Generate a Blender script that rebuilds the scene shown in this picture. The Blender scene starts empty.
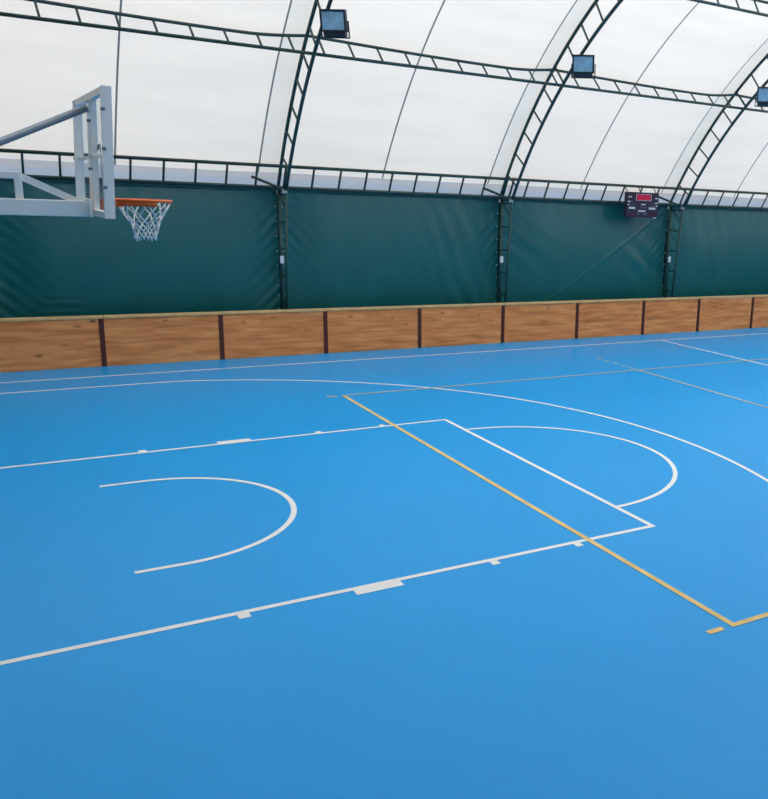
import bpy, bmesh, math, random
from mathutils import Vector, Matrix, noise

random.seed(7)
SC = bpy.context.scene
COL = SC.collection
R = math.radians
PI = math.pi

# ------------------------------------------------------------------ camera
cam_d = bpy.data.cameras.new('camera')
cam = bpy.data.objects.new('camera', cam_d)
COL.objects.link(cam)
SC.camera = cam
yaw, pitch, roll = R(56.096), R(-13.197), R(2.398)
fw = Vector((math.cos(yaw) * math.cos(pitch), math.sin(yaw) * math.cos(pitch), math.sin(pitch)))
rt = Vector((math.sin(yaw), -math.cos(yaw), 0))
up = rt.cross(fw)
rt2 = rt * math.cos(roll) + up * math.sin(roll)
up2 = -rt * math.sin(roll) + up * math.cos(roll)
cam.matrix_world = Matrix(((rt2.x, up2.x, -fw.x, 0.389), (rt2.y, up2.y, -fw.y, -8.979),
                           (rt2.z, up2.z, -fw.z, 3.185), (0, 0, 0, 1)))
cam_d.sensor_fit = 'HORIZONTAL'
cam_d.sensor_width = 36.0
cam_d.lens = 878.614 / 768 * 36
cam_d.shift_x = (384 - 570.04) / 768
cam_d.shift_y = (408.6 - 399.5) / 768
cam_d.clip_start = 0.05
cam_d.clip_end = 200

# ------------------------------------------------------------------ sky (bright overcast day outside the membrane)
W = bpy.data.worlds.new('overcast_sky')
SC.world = W
W.use_nodes = True
nt = W.node_tree
nt.nodes.clear()
wo = nt.nodes.new('ShaderNodeOutputWorld')
bg = nt.nodes.new('ShaderNodeBackground')
tc = nt.nodes.new('ShaderNodeTexCoord')
sx = nt.nodes.new('ShaderNodeSeparateXYZ')
cr = nt.nodes.new('ShaderNodeValToRGB')
mr = nt.nodes.new('ShaderNodeMapRange')
mr.inputs['From Min'].default_value = -1
mr.inputs['From Max'].default_value = 1
nt.links.new(tc.outputs['Generated'], sx.inputs[0])
nt.links.new(sx.outputs['Z'], mr.inputs['Value'])
nt.links.new(mr.outputs[0], cr.inputs[0])
e = cr.color_ramp.elements
e[0].position = 0.48; e[0].color = (.26, .26, .255, 1)
e[1].position = 1.0; e[1].color = (1.0, .99, .97, 1)
k = e.new(0.52); k.color = (.50, .50, .495, 1)
# the hidden sun stands behind the photographer: the sky is brighter towards -Y and +X
dt_ = nt.nodes.new('ShaderNodeVectorMath'); dt_.operation = 'DOT_PRODUCT'
dt_.inputs[1].default_value = (.34, -.72, 0)
ma = nt.nodes.new('ShaderNodeMath'); ma.operation = 'ADD'; ma.inputs[1].default_value = 1.12
sk_ = nt.nodes.new('ShaderNodeVectorMath'); sk_.operation = 'SCALE'
nt.links.new(tc.outputs['Generated'], dt_.inputs[0]); nt.links.new(dt_.outputs['Value'], ma.inputs[0])
nt.links.new(cr.outputs[0], sk_.inputs[0]); nt.links.new(ma.outputs[0], sk_.inputs['Scale'])
nt.links.new(sk_.outputs[0], bg.inputs['Color'])
bg.inputs['Strength'].default_value = 2.42
nt.links.new(bg.outputs[0], wo.inputs[0])

SC.view_settings.view_transform = 'Standard'
SC.view_settings.look = 'None'
SC.view_settings.gamma = 1
SC.view_settings.use_curve_mapping = False
SC.view_settings.exposure = 0.0

# ------------------------------------------------------------------ materials
def lin(r, g, b):
    def f(c):
        c /= 255
        return c / 12.92 if c <= .04045 else ((c + .055) / 1.055) ** 2.4
    return (f(r), f(g), f(b), 1)

MATS = {}
def mat(name, rgb, rough=.5, metal=0., spec=.5, var=0., scale=6., bump=0., bscale=40., **kw):
    m = bpy.data.materials.new(name)
    m.use_nodes = True
    t = m.node_tree
    b = t.nodes['Principled BSDF']
    c = lin(*rgb)
    b.inputs['Base Color'].default_value = c
    b.inputs['Roughness'].default_value = rough
    b.inputs['Metallic'].default_value = metal
    b.inputs['Specular IOR Level'].default_value = spec
    co = t.nodes.new('ShaderNodeTexCoord')
    if var:
        n = t.nodes.new('ShaderNodeTexNoise')
        n.inputs['Scale'].default_value = scale
        n.inputs['Detail'].default_value = 4
        rr = t.nodes.new('ShaderNodeValToRGB')
        rr.color_ramp.elements[0].position = .3
        rr.color_ramp.elements[1].position = .7
        rr.color_ramp.elements[0].color = tuple(x * (1 - var) for x in c[:3]) + (1,)
        rr.color_ramp.elements[1].color = tuple(min(1, x * (1 + var)) for x in c[:3]) + (1,)
        t.links.new(co.outputs['Object'], n.inputs['Vector'])
        t.links.new(n.outputs['Fac'], rr.inputs[0])
        t.links.new(rr.outputs[0], b.inputs['Base Color'])
    if bump:
        n2 = t.nodes.new('ShaderNodeTexNoise')
        n2.inputs['Scale'].default_value = bscale
        n2.inputs['Detail'].default_value = 3
        bp = t.nodes.new('ShaderNodeBump')
        bp.inputs['Strength'].default_value = bump
        bp.inputs['Distance'].default_value = .01
        t.links.new(co.outputs['Object'], n2.inputs['Vector'])
        t.links.new(n2.outputs['Fac'], bp.inputs['Height'])
        t.links.new(bp.outputs[0], b.inputs['Normal'])
    MATS[name] = m
    return m

def membrane_mat(name, trans_rgb, diff_rgb, fac, bump=.0):
    m = bpy.data.materials.new(name)
    m.use_nodes = True
    t = m.node_tree
    t.nodes.clear()
    o = t.nodes.new('ShaderNodeOutputMaterial')
    mx = t.nodes.new('ShaderNodeMixShader')
    tr = t.nodes.new('ShaderNodeBsdfTranslucent')
    df = t.nodes.new('ShaderNodeBsdfDiffuse')
    tr.inputs['Color'].default_value = trans_rgb
    df.inputs['Color'].default_value = diff_rgb
    mx.inputs[0].default_value = fac
    # faint darker streaks that run along the hall, long in X
    co = t.nodes.new('ShaderNodeTexCoord')
    mp = t.nodes.new('ShaderNodeMapping')
    mp.inputs['Scale'].default_value = (.35, 2.2, 2.2)
    n = t.nodes.new('ShaderNodeTexNoise')
    n.inputs['Scale'].default_value = 1.1
    n.inputs['Detail'].default_value = 5
    rr = t.nodes.new('ShaderNodeValToRGB')
    rr.color_ramp.elements[0].position = .34
    rr.color_ramp.elements[1].position = .62
    rr.color_ramp.elements[0].color = tuple(x * .93 for x in trans_rgb[:3]) + (1,)
    rr.color_ramp.elements[1].color = trans_rgb
    t.links.new(co.outputs['Object'], mp.inputs['Vector'])
    t.links.new(mp.outputs[0], n.inputs['Vector'])
    t.links.new(n.outputs['Fac'], rr.inputs[0])
    t.links.new(rr.outputs[0], tr.inputs['Color'])
    t.links.new(df.outputs[0], mx.inputs[1])
    t.links.new(tr.outputs[0], mx.inputs[2])
    t.links.new(mx.outputs[0], o.inputs[0])
    MATS[name] = m
    return m

mat('court_blue', (24, 165, 241), .36, spec=.20, var=.02, scale=.9, bump=.02, bscale=160)
mat('line_white', (248, 248, 246), .5, spec=.3)
mat('line_yellow', (240, 204, 128), .5, spec=.3, var=.12, scale=5)
mat('line_worn', (188, 190, 172), .5, spec=.3, var=.15, scale=7)
mat('tarp_green', (10, 95, 98), .36, spec=.5, var=.07, scale=1.3, bump=.03, bscale=25)
mat('tarp_hem', (14, 84, 86), .45, spec=.4)
mat('wall_green', (10, 46, 46), .6, spec=.3)
mat('bounce_pale', (236, 232, 224), .7, spec=.2)  # pale to bounce light: added roof lining and unseen near wall
mat('truss_paint', (44, 72, 70), .42, spec=.45, var=.15, scale=9)
mat('column_paint', (30, 74, 72), .42, spec=.45, var=.15, scale=9)
mat('steel_white', (253, 250, 246), .38, spec=.5, var=.02, scale=4)
mat('tube_grey', (128, 142, 156), .35, metal=.25, spec=.5)
mat('rim_orange', (232, 96, 28), .4, spec=.5)
mat('net_cord', (222, 226, 228), .8, spec=.2)
mat('post_maroon', (88, 38, 30), .5, spec=.4)
mat('board_cap', (228, 184, 124), .5, spec=.35, var=.12, scale=5)
mat('galvanised', (176, 184, 188), .4, metal=.6)
mat('tag_white', (232, 236, 238), .5)
mat('housing_dark', (30, 42, 54), .45, spec=.5)
mat('lamp_glass', (140, 178, 202), .3, spec=.8, var=.25, scale=5)
mat('panel_black', (46, 36, 58), .4, spec=.4)
mat('panel_label', (206, 208, 216), .6)
mat('panel_dim', (96, 90, 118), .6)
mat('digit_off', (92, 26, 52), .5)
mat('bolt_grey', (120, 128, 140), .4, metal=.5)
mat('skirt_grey', (160, 172, 188), .7, spec=.2)

def emit(name, rgb, st):
    m = bpy.data.materials.new(name); m.use_nodes = True
    b = m.node_tree.nodes['Principled BSDF']
    b.inputs['Base Color'].default_value = lin(*rgb)
    b.inputs['Emission Color'].default_value = lin(*rgb)
    b.inputs['Emission Strength'].default_value = st
    MATS[name] = m
emit('display_red', (150, 12, 52), .2)
emit('digit_lit', (210, 18, 68), .5)

membrane_mat('membrane_white', (.955, .915, .86, 1), (.84, .84, .83, 1), .55)
membrane_mat('membrane_greyer', (.90, .885, .84, 1), (.80, .81, .80, 1), .52)  # slightly greyer strip just before each arch
membrane_mat('membrane_ridge_boost', (.97, .965, .95, 1), (.84, .84, .83, 1), .92)  # added out of view along the ridge, passes extra light down
membrane_mat('membrane_seam', (.16, .17, .17, 1), (.30, .31, .31, 1), .35)
membrane_mat('skirt_hem', (.55, .57, .62, 1), (.55, .58, .62, 1), .55)
membrane_mat('skirt_film', (.56, .68, .86, 1), (.50, .58, .68, 1), .62)

# clear acrylic
m = bpy.data.materials.new('acrylic'); m.use_nodes = True
t = m.node_tree; t.nodes.clear()
o = t.nodes.new('ShaderNodeOutputMaterial'); mx = t.nodes.new('ShaderNodeMixShader')
tp = t.nodes.new('ShaderNodeBsdfTransparent'); gl = t.nodes.new('ShaderNodeBsdfGlossy')
tp.inputs['Color'].default_value = (.86, .90, .92, 1); gl.inputs['Roughness'].default_value = .05
mx.inputs[0].default_value = .08
t.links.new(tp.outputs[0], mx.inputs[1]); t.links.new(gl.outputs[0], mx.inputs[2]); t.links.new(mx.outputs[0], o.inputs[0])
MATS['acrylic'] = m

def wood_mat():
    m = bpy.data.materials.new('pine_ply'); m.use_nodes = True
    t = m.node_tree; b = t.nodes['Principled BSDF']
    b.inputs['Roughness'].default_value = .5
    b.inputs['Specular IOR Level'].default_value = .35
    co = t.nodes.new('ShaderNodeTexCoord')
    oi = t.nodes.new('ShaderNodeObjectInfo')
    ad = t.nodes.new('ShaderNodeVectorMath'); ad.operation = 'ADD'
    sc = t.nodes.new('ShaderNodeVectorMath'); sc.operation = 'SCALE'
    sc.inputs[0].default_value = (13.1, 7.7, 5.3)
    t.links.new(oi.outputs['Random'], sc.inputs['Scale'])
    t.links.new(co.outputs['Object'], ad.inputs[0]); t.links.new(sc.outputs[0], ad.inputs[1])
    mp = t.nodes.new('ShaderNodeMapping'); mp.inputs['Scale'].default_value = (.6, 1, 5.5)
    t.links.new(ad.outputs[0], mp.inputs['Vector'])
    n = t.nodes.new('ShaderNodeTexNoise'); n.inputs['Scale'].default_value = 2.2; n.inputs['Detail'].default_value = 7
    n.inputs['Distortion'].default_value = .35
    t.links.new(mp.outputs[0], n.inputs['Vector'])
    r1 = t.nodes.new('ShaderNodeValToRGB')
    r1.color_ramp.elements[0].position = .3; r1.color_ramp.elements[0].color = lin(206, 120, 62)
    r1.color_ramp.elements[1].position = .72; r1.color_ramp.elements[1].color = lin(250, 172, 108)
    k = r1.color_ramp.elements.new(.52); k.color = lin(236, 148, 84)
    t.links.new(n.outputs['Fac'], r1.inputs[0])
    # knots
    mp2 = t.nodes.new('ShaderNodeMapping'); mp2.inputs['Scale'].default_value = (2.4, .01, 5.2)
    t.links.new(ad.outputs[0], mp2.inputs['Vector'])
    vo = t.nodes.new('ShaderNodeTexVoronoi'); vo.inputs['Scale'].default_value = 1.0
    n3 = t.nodes.new('ShaderNodeTexNoise'); n3.inputs['Scale'].default_value = 1.6
    t.links.new(mp2.outputs[0], vo.inputs['Vector'])
    r2 = t.nodes.new('ShaderNodeValToRGB')
    r2.color_ramp.elements[0].position = .07; r2.color_ramp.elements[0].color = (1, 1, 1, 1)
    r2.color_ramp.elements[1].position = .20; r2.color_ramp.elements[1].color = (0, 0, 0, 1)
    t.links.new(vo.outputs['Distance'], r2.inputs[0])
    t.links.new(ad.outputs[0], n3.inputs['Vector'])
    r3 = t.nodes.new('ShaderNodeValToRGB')
    r3.color_ramp.elements[0].position = .44; r3.color_ramp.elements[1].position = .60
    t.links.new(n3.outputs['Fac'], r3.inputs[0])
    mu = t.nodes.new('ShaderNodeMath'); mu.operation = 'MULTIPLY'
    t.links.new(r2.outputs[0], mu.inputs[0]); t.links.new(r3.outputs[0], mu.inputs[1])
    mix = t.nodes.new('ShaderNodeMix'); mix.data_type = 'RGBA'
    t.links.new(mu.outputs[0], mix.inputs['Factor'])
    t.links.new(r1.outputs[0], mix.inputs['A'])
    mix.inputs['B'].default_value = lin(128, 72, 38)
    t.links.new(mix.outputs['Result'], b.inputs['Base Color'])
    MATS['pine_ply'] = m
wood_mat()

# ------------------------------------------------------------------ helpers
class MB:
    """collects geometry for ONE mesh object"""
    def __init__(self): self.bm = bmesh.new(); self.mi = 0
    def _faces(self, fs):
        for f in fs: f.material_index = self.mi
    def box(self, c, s, rot=None, bevel=0.):
        mtx = Matrix.Translation(c) @ (rot.to_4x4() if rot else Matrix()) @ Matrix.Diagonal((s[0], s[1], s[2], 1))
        r = bmesh.ops.create_cube(self.bm, size=1, matrix=mtx)
        vs = r['verts']
        self._faces({f for v in vs for f in v.link_faces})
        if bevel:
            es = list({e for v in vs for e in v.link_edges})
            g = bmesh.ops.bevel(self.bm, geom=es, offset=bevel, segments=2, affect='EDGES', profile=.5)
            self._faces(g['faces'])
        return self
    def path(self, pts, r, seg=8, closed=False, square=False, up=None):
        pts = [Vector(p) for p in pts]
        n = len(pts)
        if square: seg = 4
        rings = []
        ref = None
        for i, p in enumerate(pts):
            if closed: d = (pts[(i + 1) % n] - pts[i - 1]).normalized()
            elif i == 0: d = (pts[1] - p).normalized()
            elif i == n - 1: d = (p - pts[-2]).normalized()
            else: d = ((pts[i + 1] - p).normalized() + (p - pts[i - 1]).normalized()).normalized()
            if ref is None:
                ref = Vector(up) if up else (Vector((0, 0, 1)) if abs(d.z) < .9 else Vector((1, 0, 0)))
            a = (ref - d * ref.dot(d)).normalized(); b = d.cross(a); ref = a
            off = PI / 4 if square else 0
            rr = r * (math.sqrt(2) if square else 1)
            rings.append([self.bm.verts.new(p + (a * math.cos(off + 2 * PI * j / seg) + b * math.sin(off + 2 * PI * j / seg)) * rr) for j in range(seg)])
        fs = []
        for i in range(n if closed else n - 1):
            A, B = rings[i], rings[(i + 1) % n]
            for j in range(seg):
                fs.append(self.bm.faces.new((A[j], A[(j + 1) % seg], B[(j + 1) % seg], B[j])))
        if not closed:
            fs.append(self.bm.faces.new(rings[0][::-1])); fs.append(self.bm.faces.new(rings[-1]))
        self._faces(fs)
        return self
    def quad(self, *ps):
        self._faces([self.bm.faces.new([self.bm.verts.new(p) for p in ps])]); return self
    def strip(self, A, B):
        va = [self.bm.verts.new(p) for p in A]; vb = [self.bm.verts.new(p) for p in B]
        self._faces([self.bm.faces.new((va[i], va[i + 1], vb[i + 1], vb[i])) for i in range(len(A) - 1)])
        return self
    def build(self, name, mats, parent=None, smooth=False, origin=None):
        bm = self.bm
        bmesh.ops.recalc_face_normals(bm, faces=bm.faces[:])
        me = bpy.data.meshes.new(name)
        if origin is not None: bmesh.ops.translate(bm, verts=bm.verts[:], vec=-Vector(origin))
        elif parent is not None: bmesh.ops.translate(bm, verts=bm.verts[:], vec=-parent.location)
        bm.to_mesh(me); bm.free()
        for x in (mats if isinstance(mats, (list, tuple)) else [mats]): me.materials.append(MATS[x])
        if smooth:
            for p in me.polygons: p.use_smooth = True
        o = bpy.data.objects.new(name, me); COL.objects.link(o)
        if origin is not None: o.location = origin
        if parent is not None: o.parent = parent
        return o

def tag(o, label=None, cat=None, group=None, kind=None):
    if label: o['label'] = label
    if cat: o['category'] = cat
    if group: o['group'] = group
    if kind: o['kind'] = kind
    return o

def empty(name, loc, label, cat, group=None):
    o = bpy.data.objects.new(name, None); COL.objects.link(o)
    o.location = loc; o.empty_display_size = .2
    return tag(o, label, cat, group)

# ------------------------------------------------------------------ hall dimensions
X0, X1 = -2.2, 27.0               # end walls
ARCH = [5.4, 10.4, 15.4]          # arch planes seen in the photo
ZC, RO, RI = -2.1, 10.57, 10.08   # arch circle centre height, outer and inner chord radius
def arc(r, th, x): return Vector((x, r * math.sin(th), ZC + r * math.cos(th)))
def sag(x):
    s = ((x - .4) / 5) % 1.0
    d = math.sin(PI / 2 * s / .78) if s < .78 else math.sin(PI / 2 * (1 - s) / .22)
    return .13 * d

# ------------------------------------------------------------------ setting: floor with its painted lines
f = MB()
f.quad((X0, -9.8, 0), (X1, -9.8, 0), (X1, 9.8, 0), (X0, 9.8, 0))
ZL = .003
def line(p, q, w, mi, z=ZL):
    f.mi = mi
    p = Vector((p[0], p[1], z)); q = Vector((q[0], q[1], z))
    n = Vector((-(q - p).y, (q - p).x, 0)).normalized() * w / 2
    f.quad(p - n, q - n, q + n, p + n)
def arcline(c, r, a0, a1, w, mi, n=96, z=ZL):
    f.mi = mi
    A, B = [], []
    for i in range(n + 1):
        a = R(a0 + (a1 - a0) * i / n)
        A.append((c[0] + (r - w / 2) * math.cos(a), c[1] + (r - w / 2) * math.sin(a), z))
        B.append((c[0] + (r + w / 2) * math.cos(a), c[1] + (r + w / 2) * math.sin(a), z))
    f.strip(A, B)
LW = .056
# basketball: side line, base line, half-way line
line((0, 7.485), (24, 7.485), LW, 1)
line((0, -7.485), (24, -7.485), LW, 1)
line((0, -7.51), (0, 7.51), LW, 1)
line((14.06, -7.46), (14.06, 7.46), LW, 1)
# restricted area
KW, FT = 2.44, 5.86
line((0, KW), (FT + .025, KW), LW, 1); line((0, -KW), (FT + .025, -KW), LW, 1)
line((FT, -KW + .025), (FT, KW - .025), LW, 1)
for s in (1, -1):
    for a, b, d in ((1.77, 1.86, .08), (2.69, 3.10, .10), (3.955, 4.035, .085), (4.865, 4.94, .08)):
        line(((a + b) / 2, s * (KW + .025)), ((a + b) / 2, s * (KW + .025 + d)), b - a, 1)
arcline((FT, 0), 1.80, -89.3, 89.3, LW, 1)
# no-charge half circle with its short straight ends
HX = 1.60
arcline((HX, -.005), 1.275, -90, 90, LW, 1)
for s in (1, -1): line((HX - .38, s * 1.275 - .005), (HX, s * 1.275 - .005), LW, 1)
# three-point line
TR = 6.755
TY = 6.63
ta = math.degrees(math.asin(TY / TR))
arcline((HX, 0), TR, -ta, ta, LW, 1, 160)
for s in (1, -1): line((0, s * TY), (HX + TR * math.cos(R(ta)), s * TY), LW, 1)
# volleyball court (yellow) with its service-zone ticks and the dashed attack-line extension
VC, VE, VA, VY = .04, 5.06, 11.06, 4.5
z2 = ZL + .001
line((VE, VC - VY - .025), (VE, VC + VY + .025), LW, 2, z2)
for s in (1, -1):
    line((VE + .025, VC + s * VY), (23.0, VC + s * VY), LW, 2 if s < 0 else 3, z2)
    line((VE - .27, VC + s * VY), (VE - .11, VC + s * VY), LW, 2, z2)
line((VA, VC - VY + .025), (VA, VC + VY - .025), LW, 3, z2)
for s in (1, -1):
    for i in range(5):
        y = VC + s * (VY + .12 + .28 * i)
        line((VA, y), (VA, y + s * .15), LW, 3, z2)
tag(f.build('floor', ['court_blue', 'line_white', 'line_yellow', 'line_worn']), kind='structure')

# ------------------------------------------------------------------ setting: membrane roof (ceiling)
xs = set()
x = X0
while x < X1: xs.add(round(x, 3)); x += .125
xs.add(X1)
seams = []
for k in range(-1, 6):
    ax = .4 + 5 * k
    for sx_ in (ax - .40, ax + 2.12):
        if X0 + .1 < sx_ < X1 - .1: seams.append(sx_)
for s_ in seams:
    xs = {v for v in xs if abs(v - s_) > .03}
    xs |= {round(s_ - .016, 3), round(s_ + .016, 3)}
for k in range(-1, 6):
    ax = .4 + 5 * k
    if X0 < ax < X1: xs.add(round(ax, 3))
xs = sorted(xs)
THM = R(58.1)
NT = 110
cbm = MB()
grid = []
for x in xs:
    col = []
    for j in range(NT + 1):
        th = -THM + 2 * THM * j / NT
        r = RO + .062 - sag(x) * (1 - .8 * abs(th / THM) ** 8) + .004 * noise.noise((x * .9, th * 9, 3.1))
        col.append(cbm.bm.verts.new(arc(r, th, x)))
    grid.append(col)
for i in range(len(xs) - 1):
    xm = (xs[i] + xs[i + 1]) / 2
    mi = 0
    for s_ in seams:
        if abs(xm - s_) < .017: mi = 2
    if mi == 0:
        s = ((xm - .4) / 5) % 1.0
        if s > .92: mi = 1
    for j in range(NT):
        fc = cbm.bm.faces.new((grid[i][j], grid[i + 1][j], grid[i + 1][j + 1], grid[i][j + 1]))
        thm = -THM + 2 * THM * (j + .5) / NT
        if abs(thm) < R(13) and mi != 2: mi_ = 4    # unseen ridge band, added clearer to send more light to the floor
        else: mi_ = mi
        fc.material_index = 3 if thm < R(-28) or (xm < .4 and thm < R(-12)) else mi_   # unseen opaque lining, added to darken the near floor and end corner
tag(cbm.build('ceiling', ['membrane_white', 'membrane_greyer', 'membrane_seam', 'bounce_pale', 'membrane_ridge_boost'], smooth=True), kind='structure')

# membrane skirt between roof and tarpaulins: grey hem and pale clear film under it
for sgn, nm in ((1, 'trim_1'), (-1, 'trim_2')):
    y = 9.19 * sgn
    sk = MB()
    N = 120
    P = lambda z, dy=0: [(X0 + (X1 - X0) * i / N, y + dy * sgn + .006 * sgn * math.sin(i * 1.7), z + .006 * math.sin(i * .9)) for i in range(N + 1)]
    sk.mi = 0; sk.strip(P(3.56, -.10), P(3.40))
    sk.mi = 1; sk.strip(P(3.40), P(3.12, .03))
    tag(sk.build(nm, ['skirt_hem', 'skirt_film'], smooth=True), kind='structure')

# walls behind the tarpaulins, near side wall, gable ends
def long_wall(name, y, m):
    w = MB(); w.box(((X0 + X1) / 2, y, 1.58), (X1 - X0, .06, 3.16)); return tag(w.build(name, m), kind='structure')
long_wall('wall_back', 9.36, 'wall_green')
long_wall('wall_front', -9.36, 'bounce_pale')
def gable(name, x, up='membrane_white'):
    w = MB()
    th = [-THM + 2 * THM * i / 60 for i in range(61)]
    top = [arc(RO + .03, a, x) for a in th]
    bot = [Vector((x, p.y, 3.3)) for p in top]
    w.mi = 1; w.strip(top, bot)
    w.mi = 0; w.box((x, 0, 1.65), (.06, 18.66, 3.3))
    return tag(w.build(name, ['wall_green', up]), kind='structure')
gable('wall_left', X0, 'wall_green')
gable('wall_right', X1)

# ------------------------------------------------------------------ green tarpaulins, one per bay
def tarp(xa, xb, label, ridges=(), folds=(), seed=0.):
    yb = 9.17
    nx, nz = int((xb - xa) / .025), 120
    zt, zb = 3.205, .03
    root = empty('tarpaulin', ((xa + xb) / 2, yb, 0), label, 'tarpaulin', 'green wall tarpaulins between the columns')
    b = MB(); G = []
    for i in range(nx + 1):
        x = xa + (xb - xa) * i / nx
        c = []
        for j in range(nz + 1):
            z = zb + (zt - zb) * j / nz
            d = .030 * noise.noise((x * .55 + seed, z * .5, seed)) + .012 * noise.noise((x * 1.7, z * .8, seed + 4))
            for de in (x - xa, xb - x):
                a = .018 * math.exp(-de / .34) * (.15 + 1.2 * abs(noise.noise((seed + 2.2, z * 1.1, 1.3))))
                d += a * math.sin(2 * PI * (z + .95 * de) / .27 + 2.2 * noise.noise((z * 1.4, de, seed)))
            dt = zt - z
            ed = min(1, min(x - xa, xb - x) / 1.1); ed = ed * ed * (3 - 2 * ed)
            d -= .15 * ed * math.sin(PI * z / 3.2)
            d += .010 * math.exp(-dt / .22) * math.sin(2 * PI * x / .42 + 3 * noise.noise((x, 0, seed)))
            for (ax, az, bx, bz, amp, wd) in ridges:
                vx, vz = bx - ax, bz - az; L = math.hypot(vx, vz)
                dd = ((x - ax) * vz - (z - az) * vx) / L
                tt = ((x - ax) * vx + (z - az) * vz) / L / L
                if 0 <= tt <= 1: d -= amp * math.exp(-(dd / wd) ** 2)
            for (cx, cz, ang, per, rad, amp) in folds:
                u = (x - cx) * math.cos(ang) + (z - cz) * math.sin(ang)
                q = ((x - cx) ** 2 + (z - cz) ** 2) / rad ** 2
                d += amp * math.exp(-q) * math.sin(2 * PI * u / per + 1.5 * noise.noise((x, z, seed)))
            c.append(b.bm.verts.new((x, yb + d, z)))
        G.append(c)
    for i in range(nx):
        for j in range(nz):
            b.bm.faces.new((G[i][j], G[i + 1][j], G[i + 1][j + 1], G[i][j + 1]))
    sheet = b.build('sheet', 'tarp_green', root, smooth=True)
    h = MB(); h.box(((xa + xb) / 2, yb - .015, 3.178), (xb - xa - .02, .036, .05), bevel=.01)
    tag(h.build('hem', 'tarp_hem', root), 'darker top hem')
    for xe in (xa + .045, xb - .045):
        for i in range(9):
            g = MB(); z = .55 + i * .29
            g.path([(xe, yb - .030, z), (xe, yb - .058, z)], .017, 8)
            g.build('eyelet', 'galvanised', root).parent = sheet
    return root

ca = .018
tarp(.43, ARCH[0] - ca, 'green tarpaulin behind the basketball net and hoop', folds=((1.0, 1.9, -.75, .55, .8, .008), (1.5, .95, 1.57, .16, .3, .005)), seed=1.)
tarp(ARCH[0] + ca, ARCH[1] - ca, 'green tarpaulin between the first and second truss columns, creased beside its columns', folds=((9.3, 2.2, .38, .40, .9, .009), (9.7, 1.1, .5, .4, .8, .01)), seed=5.3)
tarp(ARCH[1] + ca, ARCH[2] - ca, 'green tarpaulin with a long diagonal crease, hanging below the scoreboard',
     ridges=((11.5, .7, 15.35, 3.12, .014, .018), (10.6, 3.05, 14.4, .8, .003, .02)), folds=((11.1, 1.9, 1.0, .5, .6, .008), (14.6, 1.7, .9, .55, .8, .012)), seed=9.1)
tarp(ARCH[2] + ca, 20.37, 'smooth green tarpaulin right of the third truss column', folds=((17., 2.3, .05, .45, 1.2, .006),), seed=14.7)

# ------------------------------------------------------------------ arches and their wall columns
STEP = R(3.05)
TH_END = math.atan2(8.62, 3.2 - ZC)
ORD = ['first', 'second', 'third']
WHERE_A = ['dark steel ladder arch rising from the leftmost wall column, left of all arches',
           'dark steel ladder arch in the middle, rising from the second wall column',
           'dark steel ladder arch at the right, rising just right of the scoreboard']
WHERE_C = ['narrow dark green truss column against the wall, nearest the basketball hoop',
           'narrow dark green truss column between the second and third tarpaulins',
           'narrow dark green truss column just right of the scoreboard']
for n, ax in enumerate(ARCH):
    a = empty('arch_truss', (ax, 0, 0), WHERE_A[n], 'roof arch', 'ladder arches carrying the roof')
    for r, nm in ((RO, 'outer_chord'), (RI, 'inner_chord')):
        te = math.acos((3.22 - ZC) / r)
        b = MB()
        b.path([arc(r, -te + 2 * te * i / 96, ax) for i in range(97)], .034, 8, up=(1, 0, 0))
        b.build(nm, 'truss_paint', a, smooth=True)
    te = math.acos((3.22 - ZC) / RI)
    th = R(55.95) - (0 if n == 0 else R(-.6))
    while th > -R(57):
        b = MB(); b.path([arc(RO, th, ax), arc(RI, th - R(.15), ax)], .021, 6); b.build('rung', 'truss_paint', a, smooth=True)
        th -= STEP
    # short strut tying the lowest rung to the column head
    b = MB(); b.path([arc((RO + RI) / 2 - .05, R(55.9), ax), (ax, 8.74, 3.22)], .024, 6); b.build('strut', 'truss_paint', a, smooth=True)

    c = empty('truss_column', (ax, 9.05, 0), WHERE_C[n], 'column', 'truss columns along the wall')
    b = MB(); b.path([(ax, 9.05, 0), (ax, 9.06, 3.20)], .038, 8); b.build('outer_post', 'column_paint', c, smooth=True)
    b = MB(); b.path([(ax, 8.86, 0), (ax, 8.60, 3.16)], .030, 8); b.build('inner_post', 'column_paint', c, smooth=True)
    for i in range(6):
        z = .5 + i * .52
        yi = 8.86 - .26 * z / 3.16
        b = MB(); b.path([(ax, yi, z), (ax, 9.05, z)], .020, 6); b.build('rung', 'column_paint', c, smooth=True)
    b = MB(); b.box((ax, 8.83, 3.20), (.10, .56, .035), bevel=.006); b.build('head_plate', 'column_paint', c)
    b = MB(); b.box((ax, 8.955, .01), (.16, .30, .02)); b.build('foot_plate', 'column_paint', c)
    b = MB(); b.path([(ax - .54, 8.96, 3.42), (ax, 8.60, 3.19)], .026, 8); b.build('knee_brace', 'truss_paint', c, smooth=True)
    b = MB(); b.path([(ax, 9.03, 3.14), (ax, 8.66, 2.86)], .022, 8); b.build('diagonal', 'column_paint', c, smooth=True)
    b = MB(); b.box((ax - .03, 8.575, 3.17), (.10, .02, .075), bevel=.004); b.build('bolt_plate', 'galvanised', c)
    b = MB(); b.box((ax - .01, 8.985, 1.84), (.075, .035, .15), bevel=.008); tag(b.build('tag_plate', 'tag_white', c), 'small white plate')

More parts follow.
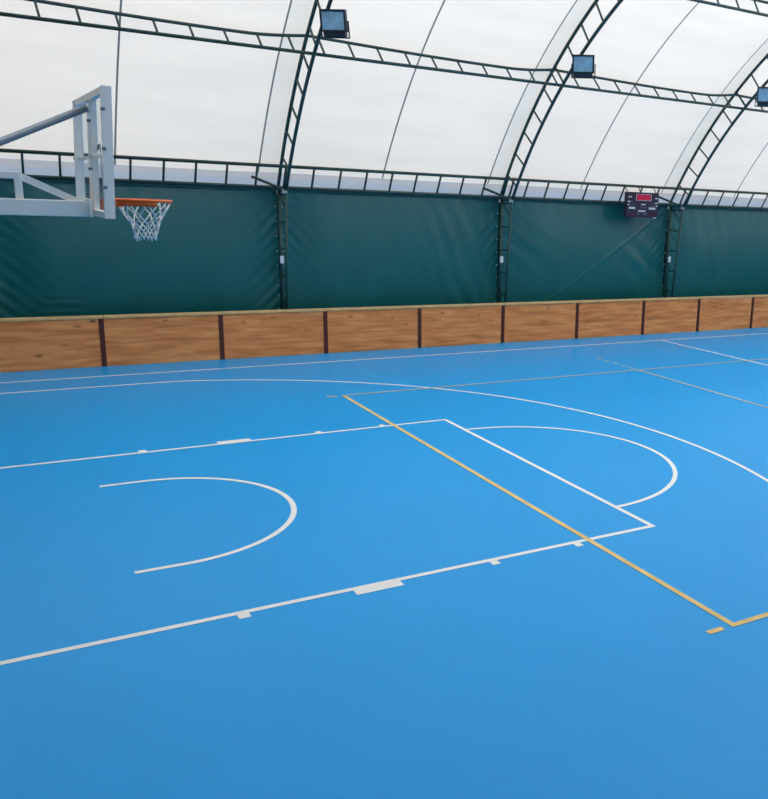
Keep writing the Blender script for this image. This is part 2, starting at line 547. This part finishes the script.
# ------------------------------------------------------------------ purlins (long ladder trusses)
def purlin(th0, label, xa=.45, xb=20.4, n0=.86, dx=.5245, mid=0):
    root = empty('ladder_purlin', (0, 8.0, 3.0), label, 'roof purlin')
    NX = 160
    X = [xa + (xb - xa) * i / NX for i in range(NX + 1)]
    b = MB(); b.path([arc(RI + .05, th0, x) for x in (xa, xb)], .029, 8); b.build('lower_chord', 'truss_paint', root, smooth=True)
    b = MB(); b.path([arc(RO - sag(x) - .01, th0, x) for x in X], .027, 8); b.build('upper_chord', 'truss_paint', root, smooth=True)
    x = n0
    while x < xb:
        x2 = x + .03
        b = MB(); b.path([arc(RI + .05, th0, x2), arc(RO - sag(x) - .01, th0, x)], .019, 6); b.build('rung', 'truss_paint', root, smooth=True)
        x += dx
purlin(math.atan2(6.74, 5.46 - ZC), 'long dark ladder purlin crossing the roof beneath the three floodlights')
purlin(math.atan2(4.55, 6.9 - ZC), 'dark ladder purlin high in the top right corner of the roof', n0=.95)
# eave ladder
er = empty('eave_ladder_beam', (0, 9.08, 3.2), 'long dark ladder beam running along the top of the green tarpaulins', 'eave beam')
b = MB(); b.path([(.45, 9.085, 3.235), (20.4, 9.085, 3.235)], .036, 8); b.build('lower_chord', 'truss_paint', er, smooth=True)
b = MB(); b.path([(.45, 8.86, 3.64), (20.4, 8.86, 3.64)], .032, 8); b.build('upper_chord', 'truss_paint', er, smooth=True)
x = .565
while x < 20.4:
    b = MB(); b.path([(x, 9.085, 3.235), (x, 8.86, 3.64)], .022, 6); b.build('rung', 'truss_paint', er, smooth=True)
    x += .5485

# ------------------------------------------------------------------ floodlights
FL = ['square floodlight on the left arch, close to the upper left of the photo',
      'square floodlight on the middle arch, second of the three floodlights',
      'square floodlight on the right arch, cut by the right edge of the photo']
for n, (x, y, z) in enumerate(((5.38, 5.62, 5.83), (10.32, 5.84, 5.765), (15.30, 5.90, 5.69))):
    root = empty('floodlight', (x, y, z), FL[n], 'floodlight', 'floodlights on the roof arches')
    az = R(-130); tilt = R(12)
    fwd = Vector((math.cos(az) * math.cos(tilt), math.sin(az) * math.cos(tilt), -math.sin(tilt)))
    side = fwd.cross(Vector((0, 0, 1))).normalized()
    upv = side.cross(fwd).normalized()
    M = Matrix((side, fwd, upv)).transposed()
    O = Vector((x, y, z))
    w, h, d = .42, .33, .13
    b = MB()
    # tapered housing: front rectangle larger than the back
    fr = [O + M @ Vector(p) for p in ((-w/2, 0, -h/2), (w/2, 0, -h/2), (w/2, 0, h/2), (-w/2, 0, h/2))]
    mi_ = [O + M @ Vector(p) for p in ((-w/2, -.06, -h/2), (w/2, -.06, -h/2), (w/2, -.06, h/2), (-w/2, -.06, h/2))]
    bk = [O + M @ Vector(p) for p in ((-w*.36, -d-.05, -h*.36), (w*.36, -d-.05, -h*.36), (w*.36, -d-.05, h*.36), (-w*.36, -d-.05, h*.36))]
    V = [[b.bm.verts.new(p) for p in q] for q in (fr, mi_, bk)]
    for A, B in ((V[0], V[1]), (V[1], V[2])):
        for i in range(4): b.bm.faces.new((A[i], A[(i + 1) % 4], B[(i + 1) % 4], B[i]))
    b.bm.faces.new(V[0][::-1]); b.bm.faces.new(V[2])
    hs = b.build('housing', 'housing_dark', root)
    b = MB()
    for sx_, sz in ((0, 1), (0, -1)): b.box(O + M @ Vector((0, .012, sz * (h/2 - .014))), (w, .024, .028), M)
    for sx_ in (1, -1): b.box(O + M @ Vector((sx_ * (w/2 - .014), .012, 0)), (.028, .024, h - .056), M)
    b.build('bezel', 'housing_dark', root).parent = hs
    b = MB(); b.box(O + M @ Vector((0, .006, 0)), (w - .06, .010, h - .06), M); tag(b.build('glass', 'lamp_glass', root), 'blue-grey reflecting lamp glass').parent = hs
    b = MB(); b.box(O + M @ Vector((0, -.045, -h/2 - .035)), (w * .86, .12, .075), M, bevel=.012); b.build('gear_box', 'housing_dark', root)
    b = MB()
    for s in (1, -1): b.path([O + M @ Vector((s * (w/2 + .015), -.05, 0)), O + M @ Vector((s * (w/2 + .015), -.05, -h/2 - .085))], .012, 4)
    b.path([O + M @ Vector((-w/2 - .02, -.05, -h/2 - .085)), O + M @ Vector((w/2 + .02, -.05, -h/2 - .085))], .012, 4)
    b.build('yoke', 'housing_dark', root)
    # bracket clamped to the arch's inner chord
    tq = math.atan2(y, z - ZC)
    b = MB(); b.path([O + M @ Vector((-.12, -.05, -h/2 - .085)), arc(RI, tq + R(1.0), ARCH[n])], .02, 6); b.build('bracket', 'housing_dark', root)

# ------------------------------------------------------------------ scoreboard
SBX, SBZ, SBW, SBH, SBY = 14.12, 3.195, 1.00, .60, 8.62
sb = empty('scoreboard', (SBX, SBY, SBZ - SBH / 2), 'black electronic scoreboard with a lit red display hung high on the wall', 'scoreboard')
b = MB(); b.box((SBX, SBY + .05, SBZ), (SBW, .10, SBH), bevel=.008); b.build('case', 'panel_black', sb)
yf = SBY - .004
def sbq(name, m, rects, label=None, dy=0., th=.006):
    b = MB()
    for (u, v, w, h) in rects:   # u, v as fractions of the face (v downward)
        b.box((SBX + (u - .5) * SBW, yf - dy, SBZ + (.5 - v) * SBH), (w * SBW, th, h * SBH))
    o = b.build(name, m, sb)
    if label: o['label'] = label
    return o
disp = sbq('display', 'display_red', [(.52, .20, .46, .24)], 'red lit clock display')
sbq('display_border', 'panel_label', [(.52, .075, .48, .014), (.52, .325, .48, .014), (.285, .20, .010, .26), (.755, .20, .010, .26)], 'pale outline around the clock display', .002).parent = disp
# clock digits: lit red seven-segment zeros
for u in (.37, .455, .575, .66):
    b = MB()
    for (du, dv, w, h) in ((0, -.075, .05, .022), (0, .075, .05, .022), (-.028, -.04, .010, .07), (.028, -.04, .010, .07), (-.028, .04, .010, .07), (.028, .04, .010, .07)):
        b.box((SBX + (u + du - .5) * SBW, yf - .006, SBZ + (.5 - (.20 + dv)) * SBH), (w * SBW, .006, h * SBH))
    b.build('clock_digit', 'digit_lit', sb).parent = disp
for r in ((.10, .19, .10, .045), (.08, .38, .10, .045), (.06, .50, .06, .04), (.17, .63, .19, .085), (.92, .22, .09, .045), (.93, .41, .08, .05), (.94, .53, .05, .05), (.80, .63, .20, .085), (.52, .48, .14, .05), (.48, .745, .22, .06), (.90, 1.005, .10, .03)):
    sbq('label_strip', 'panel_label', [r])
for r in ((.45, .60, .05, .05), (.52, .60, .05, .05), (.59, .60, .05, .05), (.19, .48, .12, .035), (.19, .38, .03, .05), (.83, .52, .13, .035), (.83, .42, .03, .05), (.37, .86, .07, .05), (.56, .86, .06, .06), (.63, .86, .06, .06)):
    sbq('indicator', 'panel_dim', [r])
for u0 in (.165, .80):
    for k in (-.05, .05):
        u, v = u0 + k, .87
        sbq('score_digit', 'digit_off', [(u, v - .07, .06, .02), (u, v, .06, .02), (u, v + .07, .06, .02), (u - .03, v, .012, .14), (u + .03, v, .012, .14)], 'unlit dark red digit')
for u in (.06, .47, .95):
    b = MB()
    b.path([(SBX + (u - .5) * SBW, SBY + .06, SBZ + SBH / 2 - .01), (SBX + (u - .5) * SBW, 8.83, 3.66)], .012, 6)
    b.build('hanger', 'housing_dark', sb)

# ------------------------------------------------------------------ perimeter boards
YB = 8.40
J = [-1.95, .04, 2.045, 4.05, 6.055, 8.10, 10.14, 12.17, 14.18, 16.02, 17.98, 19.98]
BL = ['wooden perimeter board left of the photo edge, beyond the hoop',
      'leftmost wooden perimeter board, below the white hoop arm',
      'second wooden perimeter board from the left, below the basketball net',
      'third wooden perimeter board from the left, in front of the leftmost wall column',
      'fourth wooden perimeter board from the left, in front of the second tarpaulin',
      'fifth wooden perimeter board from the left, left of the second column',
      'sixth wooden perimeter board from the left, below the foot of the diagonal crease',
      'seventh wooden perimeter board from the left, below the left half of the scoreboard',
      'eighth wooden perimeter board from the left, in front of the third column',
      'ninth wooden perimeter board from the left, right of the third column',
      'last wooden perimeter board at the right edge of the photo',]
BL = BL[:len(J) - 1]
for i in range(len(J) - 1):
    xa, xb = J[i] + .0375, J[i + 1] + .0375
    root = empty('perimeter_board', ((xa + xb) / 2, YB, 0), BL[i], 'board', 'wooden perimeter boards along the side line')
    b = MB(); b.box(((xa + xb) / 2 - .0375, YB + .03, .43), (xb - xa - .080, .04, .86), bevel=.004); b.build('plank_panel', 'pine_ply', root)
    b = MB(); b.box(((xa + xb) / 2, YB + .035, .885), (xb - xa - .006, .10, .05), bevel=.006); tag(b.build('cap_rail', 'board_cap', root), 'lighter wooden cap rail')
    b = MB(); b.box((xb - .0375, YB + .03, .43), (.075, .075, .86), bevel=.004); tag(b.build('post', 'post_maroon', root), 'dark maroon steel post')
    b = MB(); b.path([((xa + xb) / 2, YB + .05, .7), ((xa + xb) / 2, YB + .34, .02)], .02, 6); b.build('brace', 'post_maroon', root)

# ------------------------------------------------------------------ basketball hoop unit
H = empty('basketball_hoop', (-1.7, 0, 0), 'white basketball hoop unit with orange rim and net reaching in from the left', 'basketball hoop')
TB = .040                              # the board leans a little, metres per metre
ZB0, ZB1, BX = 2.905, 3.925, 1.243     # board bottom and top, back face at the bottom
def bx(z, y=0): return BX - .014 - .029 * y + TB * (z - ZB0)   # the board leans and is turned a little
bt = .055
def bar(name, pts, r, m='steel_white', **kw):
    b = MB(); b.path(pts, r, square=True, **kw); return b.build(name, m, H)
board = MB()
xg = .062
board.strip([(bx(z, -.88) + xg, -.88, z) for z in (ZB0 + .02, ZB1 - .02)], [(bx(z, .88) + xg, .88, z) for z in (ZB0 + .02, ZB1 - .02)])
g = board.build('backboard', 'acrylic', H); 
so = g.modifiers.new('s', 'SOLIDIFY'); so.thickness = .012
tag(g, 'clear acrylic backboard')
def vbar(name, y, w, d=.06, z0=ZB0, z1=ZB1, off=.03):
    b = MB()
    pr = [(-d/2, -w/2), (d/2, -w/2), (d/2, w/2), (-d/2, w/2)]
    lo = [b.bm.verts.new((bx(z0, y) + off + p[0], y + p[1], z0)) for p in pr]
    hi = [b.bm.verts.new((bx(z1, y) + off + p[0], y + p[1], z1)) for p in pr]
    for i in range(4): b.bm.faces.new((lo[i], lo[(i + 1) % 4], hi[(i + 1) % 4], hi[i]))
    b.bm.faces.new(lo[::-1]); b.bm.faces.new(hi)
    return b.build(name, 'steel_white', H)
for y in (-.87, .87): vbar('frame_upright', y, .06, .074)
for y in (-.10, .10): vbar('frame_upright', y, .055, .045, ZB0 + .03, ZB1 - .03, .038)
for z in (ZB0 + .025, ZB1 - .025, ):
    b = MB(); b.path([(bx(z, y) + .03, y, z) for y in (-.85, .85)], .026, square=True); b.build('frame_rail', 'steel_white', H)
b = MB(); b.path([(bx(3.40, y) + .035, y, 3.40) for y in (-.85, .85)], .013, square=True); b.build('frame_rail', 'steel_white', H)
for y, z in ((-.9, 3.15), (-.9, 3.45), (-.9, 3.75), (.9, 3.4), (-.10, 3.3), (-.10, 3.7)):
    b = MB(); b.path([(bx(z, y) - .016, y, z), (bx(z, y) + .015, y, z)], .012, 6); b.build('bolt', 'bolt_grey', H)
# inner target frame painted on the board (pale strips)
b = MB()
for y in (-.295, .295): b.box((bx(3.28) + .07, y, 3.28), (.004, .05, .45))
for z in (3.075, 3.485): b.box((bx(z) + .07, 0, z), (.004, .54, .05))
tag(b.build('target_frame', 'panel_label', H), 'pale target rectangle marked on the backboard').parent = g
# arm: lower box beam, upper beam, post, diagonal
b = MB(); b.box((-.16, 0, 2.957), (2.80, .13, .135), bevel=.006); b.build('arm_beam', 'steel_white', H)
b = MB(); b.box((-.42, 0, 3.218), (2.29, .09, .06), bevel=.005); b.build('upper_beam', 'steel_white', H)
for x in (.705, -.35):
    b = MB(); b.box((x, 0, 3.11), (.058, .085, .19), bevel=.004); b.build('arm_post', 'steel_white', H)
b = MB(); b.path([(.70, 0, 3.222), (1.15, 0, 3.012)], .029, square=True); b.build('arm_diagonal', 'steel_white', H)
b = MB(); b.box((bx(2.96) - .012, 0, 2.968), (.028, .40, .15), bevel=.004); b.build('mount_plate', 'steel_white', H)
# stay tube to the top of the board
b = MB(); b.path([(-1.52, 0, 2.42), (1.270, 0, 3.812)], .031, 12); tag(b.build('stay_tube', 'tube_grey', H, smooth=True), 'grey steel stay tube')
b = MB(); b.box((bx(3.82) + .022, 0, 3.815), (.03, .30, .07), bevel=.006); b.build('stay_bracket', 'steel_white', H)
# mast and weighted base beyond the base line
b = MB(); b.path([(-1.72, 0, .3), (-1.50, 0, 3.25)], .085, square=True); b.build('mast', 'steel_white', H)
b = MB(); b.box((-1.5, 0, .2), (1.1, .9, .40), bevel=.03); b.build('base', 'steel_white', H)
# rim
RX, RZ, RR = 1.664, 3.045, .232
b = MB(); b.path([(RX + RR * math.cos(2 * PI * i / 48), RR * math.sin(2 * PI * i / 48), RZ) for i in range(48)], .0105, 10, closed=True, up=(0, 0, 1))
rim = b.build('rim', 'rim_orange', H, smooth=True)
b = MB(); b.box((bx(3.0) + .082, 0, 3.00), (.014, .20, .12), bevel=.004)
for y in (-.075, .075): b.box((bx(3.0) + .15, y, 3.012), (.20, .012, .055), Matrix.Rotation(R(0), 3, 'Y'))
b.box((bx(3.0) + .13, 0, 3.035), (.13, .17, .012))
tag(b.build('rim_bracket', 'rim_orange', H), 'orange rim mounting bracket')
# shield ring under the rear half of the rim
b = MB()
A = [R(70 + 220 * i / 24) for i in range(25)]
b.strip([(RX + (RR) * math.cos(a), RR * math.sin(a), RZ) for a in A], [(RX + (RR) * math.cos(a), RR * math.sin(a), RZ - .052) for a in A])
o = b.build('rim_shield', 'rim_orange', H, smooth=True); o.parent = rim
so = o.modifiers.new('s', 'SOLIDIFY'); so.thickness = .006
for i in range(12):
    a = 2 * PI * i / 12
    b = MB(); b.path([(RX + RR * math.cos(a) * .985, RR * math.sin(a) * .985, RZ - .005), (RX + RR * math.cos(a) * .965, RR * math.sin(a) * .965, RZ - .026)], .005, 5)
    b.build('net_hook', 'rim_orange', H).parent = rim
# net
b = MB()
lev = [(RZ - .02, .222), (RZ - .125, .165), (RZ - .205, .120), (RZ - .27, .096), (RZ - .34, .088)]
NN = 8
def nn(k, i):
    z, r = lev[k]; a = 2 * PI * (i + .5 * (k % 2)) / NN
    jig = .010 if k else 0
    return Vector((RX + r * math.cos(a) + random.uniform(-jig, jig), r * math.sin(a) + random.uniform(-jig, jig), z + random.uniform(-jig, jig)))
nodes = [[nn(k, i) for i in range(NN)] for k in range(len(lev))]
def cord(p, q, r=.0062):
    m_ = (p + q) / 2; m_.z -= .006
    b.path([p, m_, q], r, 5)
for k in range(len(lev) - 1):
    for i in range(NN):
        cord(nodes[k][i], nodes[k + 1][i])
        cord(nodes[k][i], nodes[k + 1][(i - 1) % NN] if k % 2 == 0 else nodes[k + 1][(i + 1) % NN])
for i in range(NN):
    for k in range(1, len(lev)):
        p = nodes[k][i]; b.path([p + Vector((0, 0, .012)), p - Vector((0, 0, .012))], .0085, 5)
    p = nodes[-1][i]; b.path([p, p - Vector((0, 0, .015 + .02 * random.random()))], .008, 5)
tag(b.build('net', 'net_cord', H, smooth=True), 'white knotted cord net')
